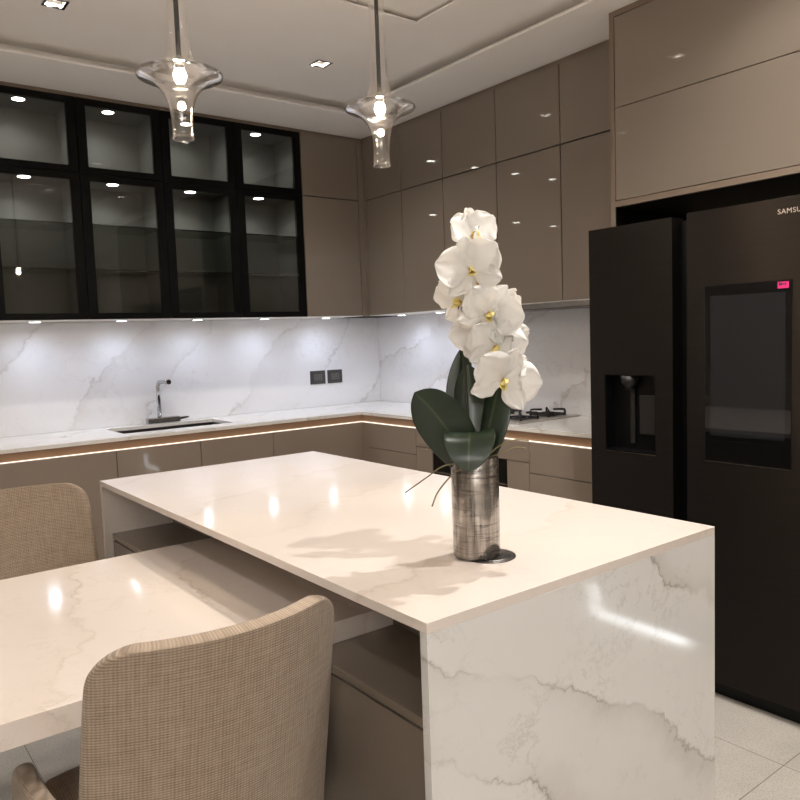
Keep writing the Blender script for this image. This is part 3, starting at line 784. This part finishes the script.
def leaf(mid, width, side, cup, name='leaf'):
    """leaf along a midrib curve; side = direction of its width"""
    pts = spline(mid, 6); n = len(pts); rows, uvs = [], []
    for i, p in enumerate(pts):
        u = i / (n - 1)
        hw = width * (max(0., math.sin(math.pi * min(1, (u * .86 + .14)) ** 1.15)) ** .62)
        d = (pts[min(i + 1, n - 1)] - pts[max(i - 1, 0)]).normalized()
        sd = (side - d * side.dot(d)).normalized(); nm = d.cross(sd).normalized()
        row, uv = [], []
        for k in range(11):
            s = -1 + k / 5
            row.append(p + sd * (hw * s) + nm * (cup * hw * (abs(s) ** 1.6))); uv.append((k / 10, u))
        rows.append(row); uvs.append(uv)
    l = MB().grid(rows, uvs).build(name, 'leaf', o)
    s = l.modifiers.new('solid', 'SOLIDIFY'); s.thickness = .0022; s.offset = 0
    b = l.modifiers.new('soft', 'SUBSURF'); b.levels = 1; b.render_levels = 2
    return l
leaf([P(-.012, .20, -.01), P(-.045, .265, -.02), P(-.090, .330, -.03), P(-.128, .372, -.04)], .056, (RH * .75 + UP * .62), .18)
leaf([P(-.004, .20, .0), P(.000, .28, .015), P(.002, .35, .03), P(-.006, .425, .035)], .050, RH, .22)
leaf([P(-.014, .20, .02), P(-.022, .30, .035), P(-.020, .39, .045), P(-.004, .475, .05)], .034, RH * .9 + FH * .3, .25)
leaf([P(.012, .20, -.0), P(.030, .27, .0), P(.050, .34, .01), P(.066, .41, .02)], .040, RH * .8 - FH * .55, .25)
leaf([P(-.004, .235, .01), P(-.010, .278, -.030), P(-.016, .272, -.064), P(-.020, .240, -.084), P(-.022, .205, -.090)], .055, RH + UP * .04, .10)
for pts in ([(-.02, .215, -.03), (-.07, .215, -.06), (-.11, .19, -.06), (-.155, .160, -.06)], [(-.01, .21, -.03), (-.05, .20, -.07), (-.085, .165, -.08), (-.100, .135, -.09)],
            [(.02, .22, -.02), (.05, .25, -.04), (.085, .262, -.04), (.115, .258, -.03)], [(.02, .22, -.02), (.05, .235, -.05), (.08, .248, -.06), (.105, .245, -.05)]):
    MB().tube(spline([P(*q) for q in pts], 5), .0016, 6).build('aerial_root', 'root', o)

def petal_grid(L, wd, curl, ruffle, rng, tip=1.0):
    rows = []
    for i in range(13):
        u = i / 12
        hw = wd * (math.sin(math.pi * (u * .88 + .06) ** tip) ** .6) * (.25 + .75 * min(1, u * 2.6))
        if i == 12: hw *= .55
        row = []
        for k in range(11):
            s = -1 + k / 5
            z = curl * (u ** 2) * L + .22 * hw * s * s * (1 if curl >= 0 else -1) + ruffle * u * math.sin(s * 7 + rng) * abs(s) + ruffle * .55 * math.sin(u * 17 + rng + s) * abs(s) ** 3 + ruffle * .4 * math.sin(u * 7 + rng) * abs(s)
            row.append(Vector((s * hw, u * L + (.06 * L * (1 - s * s) if i == 12 else 0), z)))
        rows.append(row)
    return rows
def flower(center, face, roll, size, seed, back=False):
    """moth orchid bloom: three sepals, two broad petals, a yellow lip"""
    rg = random.Random(seed)
    z = face.normalized(); x = UP.cross(z).normalized(); y = z.cross(x)
    M3 = Matrix((x, y, z)).transposed().to_4x4()
    base = Matrix.Translation(center) @ M3 @ Matrix.Rotation(R(roll), 4, 'Z')
    m = MB()
    spec = [(0, .95, .44, .10, 0), (128, .92, .40, .12, 0), (-128, .92, .40, .12, 0), (66, 1.0, .74, .16, .004), (-66, 1.0, .74, .16, .004)]
    for ang, ln, wd, cu, up in spec:
        q = petal_grid(size * ln, size * wd * .80, cu * rg.uniform(.2, 1.5) * rg.choice((1, 1, -1)), size * .12, rg.uniform(0, 6), 1.0)
        T = base @ Matrix.Rotation(R(ang + rg.uniform(-7, 7)), 4, 'Z') @ Matrix.Translation((0, 0, up)) @ Matrix.Rotation(R(rg.uniform(6, 20)), 4, 'X')
        m.grid([[T @ p for p in row] for row in q])
    fl = m.build('flower', 'petal', o)
    s = fl.modifiers.new('solid', 'SOLIDIFY'); s.thickness = .0010
    b = fl.modifiers.new('soft', 'SUBSURF'); b.levels = 1; b.render_levels = 1
    m = MB()
    for ang in (55, -55):
        q = petal_grid(size * .28, size * .13, .9, size * .01, 1.0)
        T = base @ Matrix.Rotation(R(ang), 4, 'Z') @ Matrix.Translation((0, 0, .006)) @ Matrix.Rotation(R(48), 4, 'X')
        m.grid([[T @ p for p in row] for row in q])
    q = petal_grid(size * .36, size * .12, .5, size * .01, 2.0)
    T = base @ Matrix.Rotation(R(180), 4, 'Z') @ Matrix.Translation((0, 0, .008)) @ Matrix.Rotation(R(34), 4, 'X')
    m.grid([[T @ p for p in row] for row in q])
    lp = m.build('lip', 'lip', fl)
    lp['label'] = 'yellow lip'
    s = lp.modifiers.new('solid', 'SOLIDIFY'); s.thickness = .0012
    m = MB()
    bb = bmesh.new(); bmesh.ops.create_uvsphere(bb, u_segments=12, v_segments=8, radius=size * .075)
    for f_ in bb.faces: f_.smooth = True
    m.merge(bb, base @ Matrix.Translation((0, 0, .011)) @ Matrix.Diagonal((1, 1.5, 1.2, 1)))
    m.build('column', 'lip_dark', fl)
    return fl
cam_dir = -FH
flower(P(.008, .700, .03), -FH * .75 + RH * .45 + UP * .25, 8, .066, 1)
flower(P(.034, .676, .045), -FH * .5 + RH * .8 + UP * .1, -20, .058, 11)
flower(P(.002, .622, -.030), -FH * .95 - RH * .12 + UP * .12, 14, .076, 2)
flower(P(-.012, .560, .020), -FH * .55 - RH * .75 + UP * .1, -12, .066, 3)
flower(P(.016, .492, .012), -FH * .7 - RH * .5 - UP * .1, 30, .060, 12)
flower(P(.018, .600, .03), -FH * .8 + RH * .4, 40, .060, 13)
flower(P(.034, .532, -.020), -FH * .8 + RH * .15 - UP * .1, -32, .074, 4)
flower(P(.072, .530, .025), -FH * .45 + RH * .9, 20, .066, 5)
flower(P(.048, .462, -.012), -FH * .85 + RH * .1 - UP * .2, -18, .068, 6)
flower(P(.086, .468, .02), -FH * .35 + RH * .9 - UP * .1, 12, .058, 7)
flower(P(.064, .388, -.018), -FH * .9 + RH * .05 - UP * .1, -24, .078, 8)
flower(P(.094, .395, .018), -FH * .3 + RH * .9 - UP * .2, 25, .054, 9)
for k, (a, b, c) in enumerate(((.0, .50, .03), (.004, .485, .028), (.088, .35, .0))):
    bb = bmesh.new(); bmesh.ops.create_uvsphere(bb, u_segments=12, v_segments=8, radius=.006)
    m = MB(); m.merge(bb, Matrix.Translation(P(a, b, c)) @ Matrix.Diagonal((1, 1, 1.3, 1))); m.build('bud', 'stem', o)

# ------------------------------------------------------------------ camera and view
w_ = bpy.data.worlds.new('room_dark'); S.world = w_; w_.use_nodes = True
w_.node_tree.nodes['Background'].inputs[0].default_value = (1, .9, .8, 1); w_.node_tree.nodes['Background'].inputs[1].default_value = .02
yaw, pitch, roll, F = 0.6555, -0.0826, -0.0352, 750.986
f = Vector((math.sin(yaw) * math.cos(pitch), math.cos(yaw) * math.cos(pitch), math.sin(pitch)))
r = Vector((math.cos(yaw), -math.sin(yaw), 0)); u = r.cross(f)
c, s = math.cos(roll), math.sin(roll)
r, u = r * c + u * s, u * c - r * s
cd = bpy.data.cameras.new('camera'); cam = bpy.data.objects.new('camera', cd); COL.objects.link(cam)
cd.sensor_width = 36; cd.lens = F / 800 * 36; cd.clip_start = .02
mw = Matrix((r, u, -f)).transposed().to_4x4(); mw.translation = Vector((-3.1469, -4.4426, 1.3884)); cam.matrix_world = mw
S.camera = cam
S.view_settings.view_transform = 'Standard'; S.view_settings.look = 'None'; S.view_settings.gamma = 1; S.view_settings.use_curve_mapping = False
S.view_settings.exposure = 1.43
S.cycles.use_denoising = True
S.cycles.max_bounces = 10; S.cycles.transparent_max_bounces = 24; S.cycles.glossy_bounces = 5
S.cycles.sample_clamp_indirect = 6; S.cycles.caustics_reflective = False; S.cycles.caustics_refractive = False
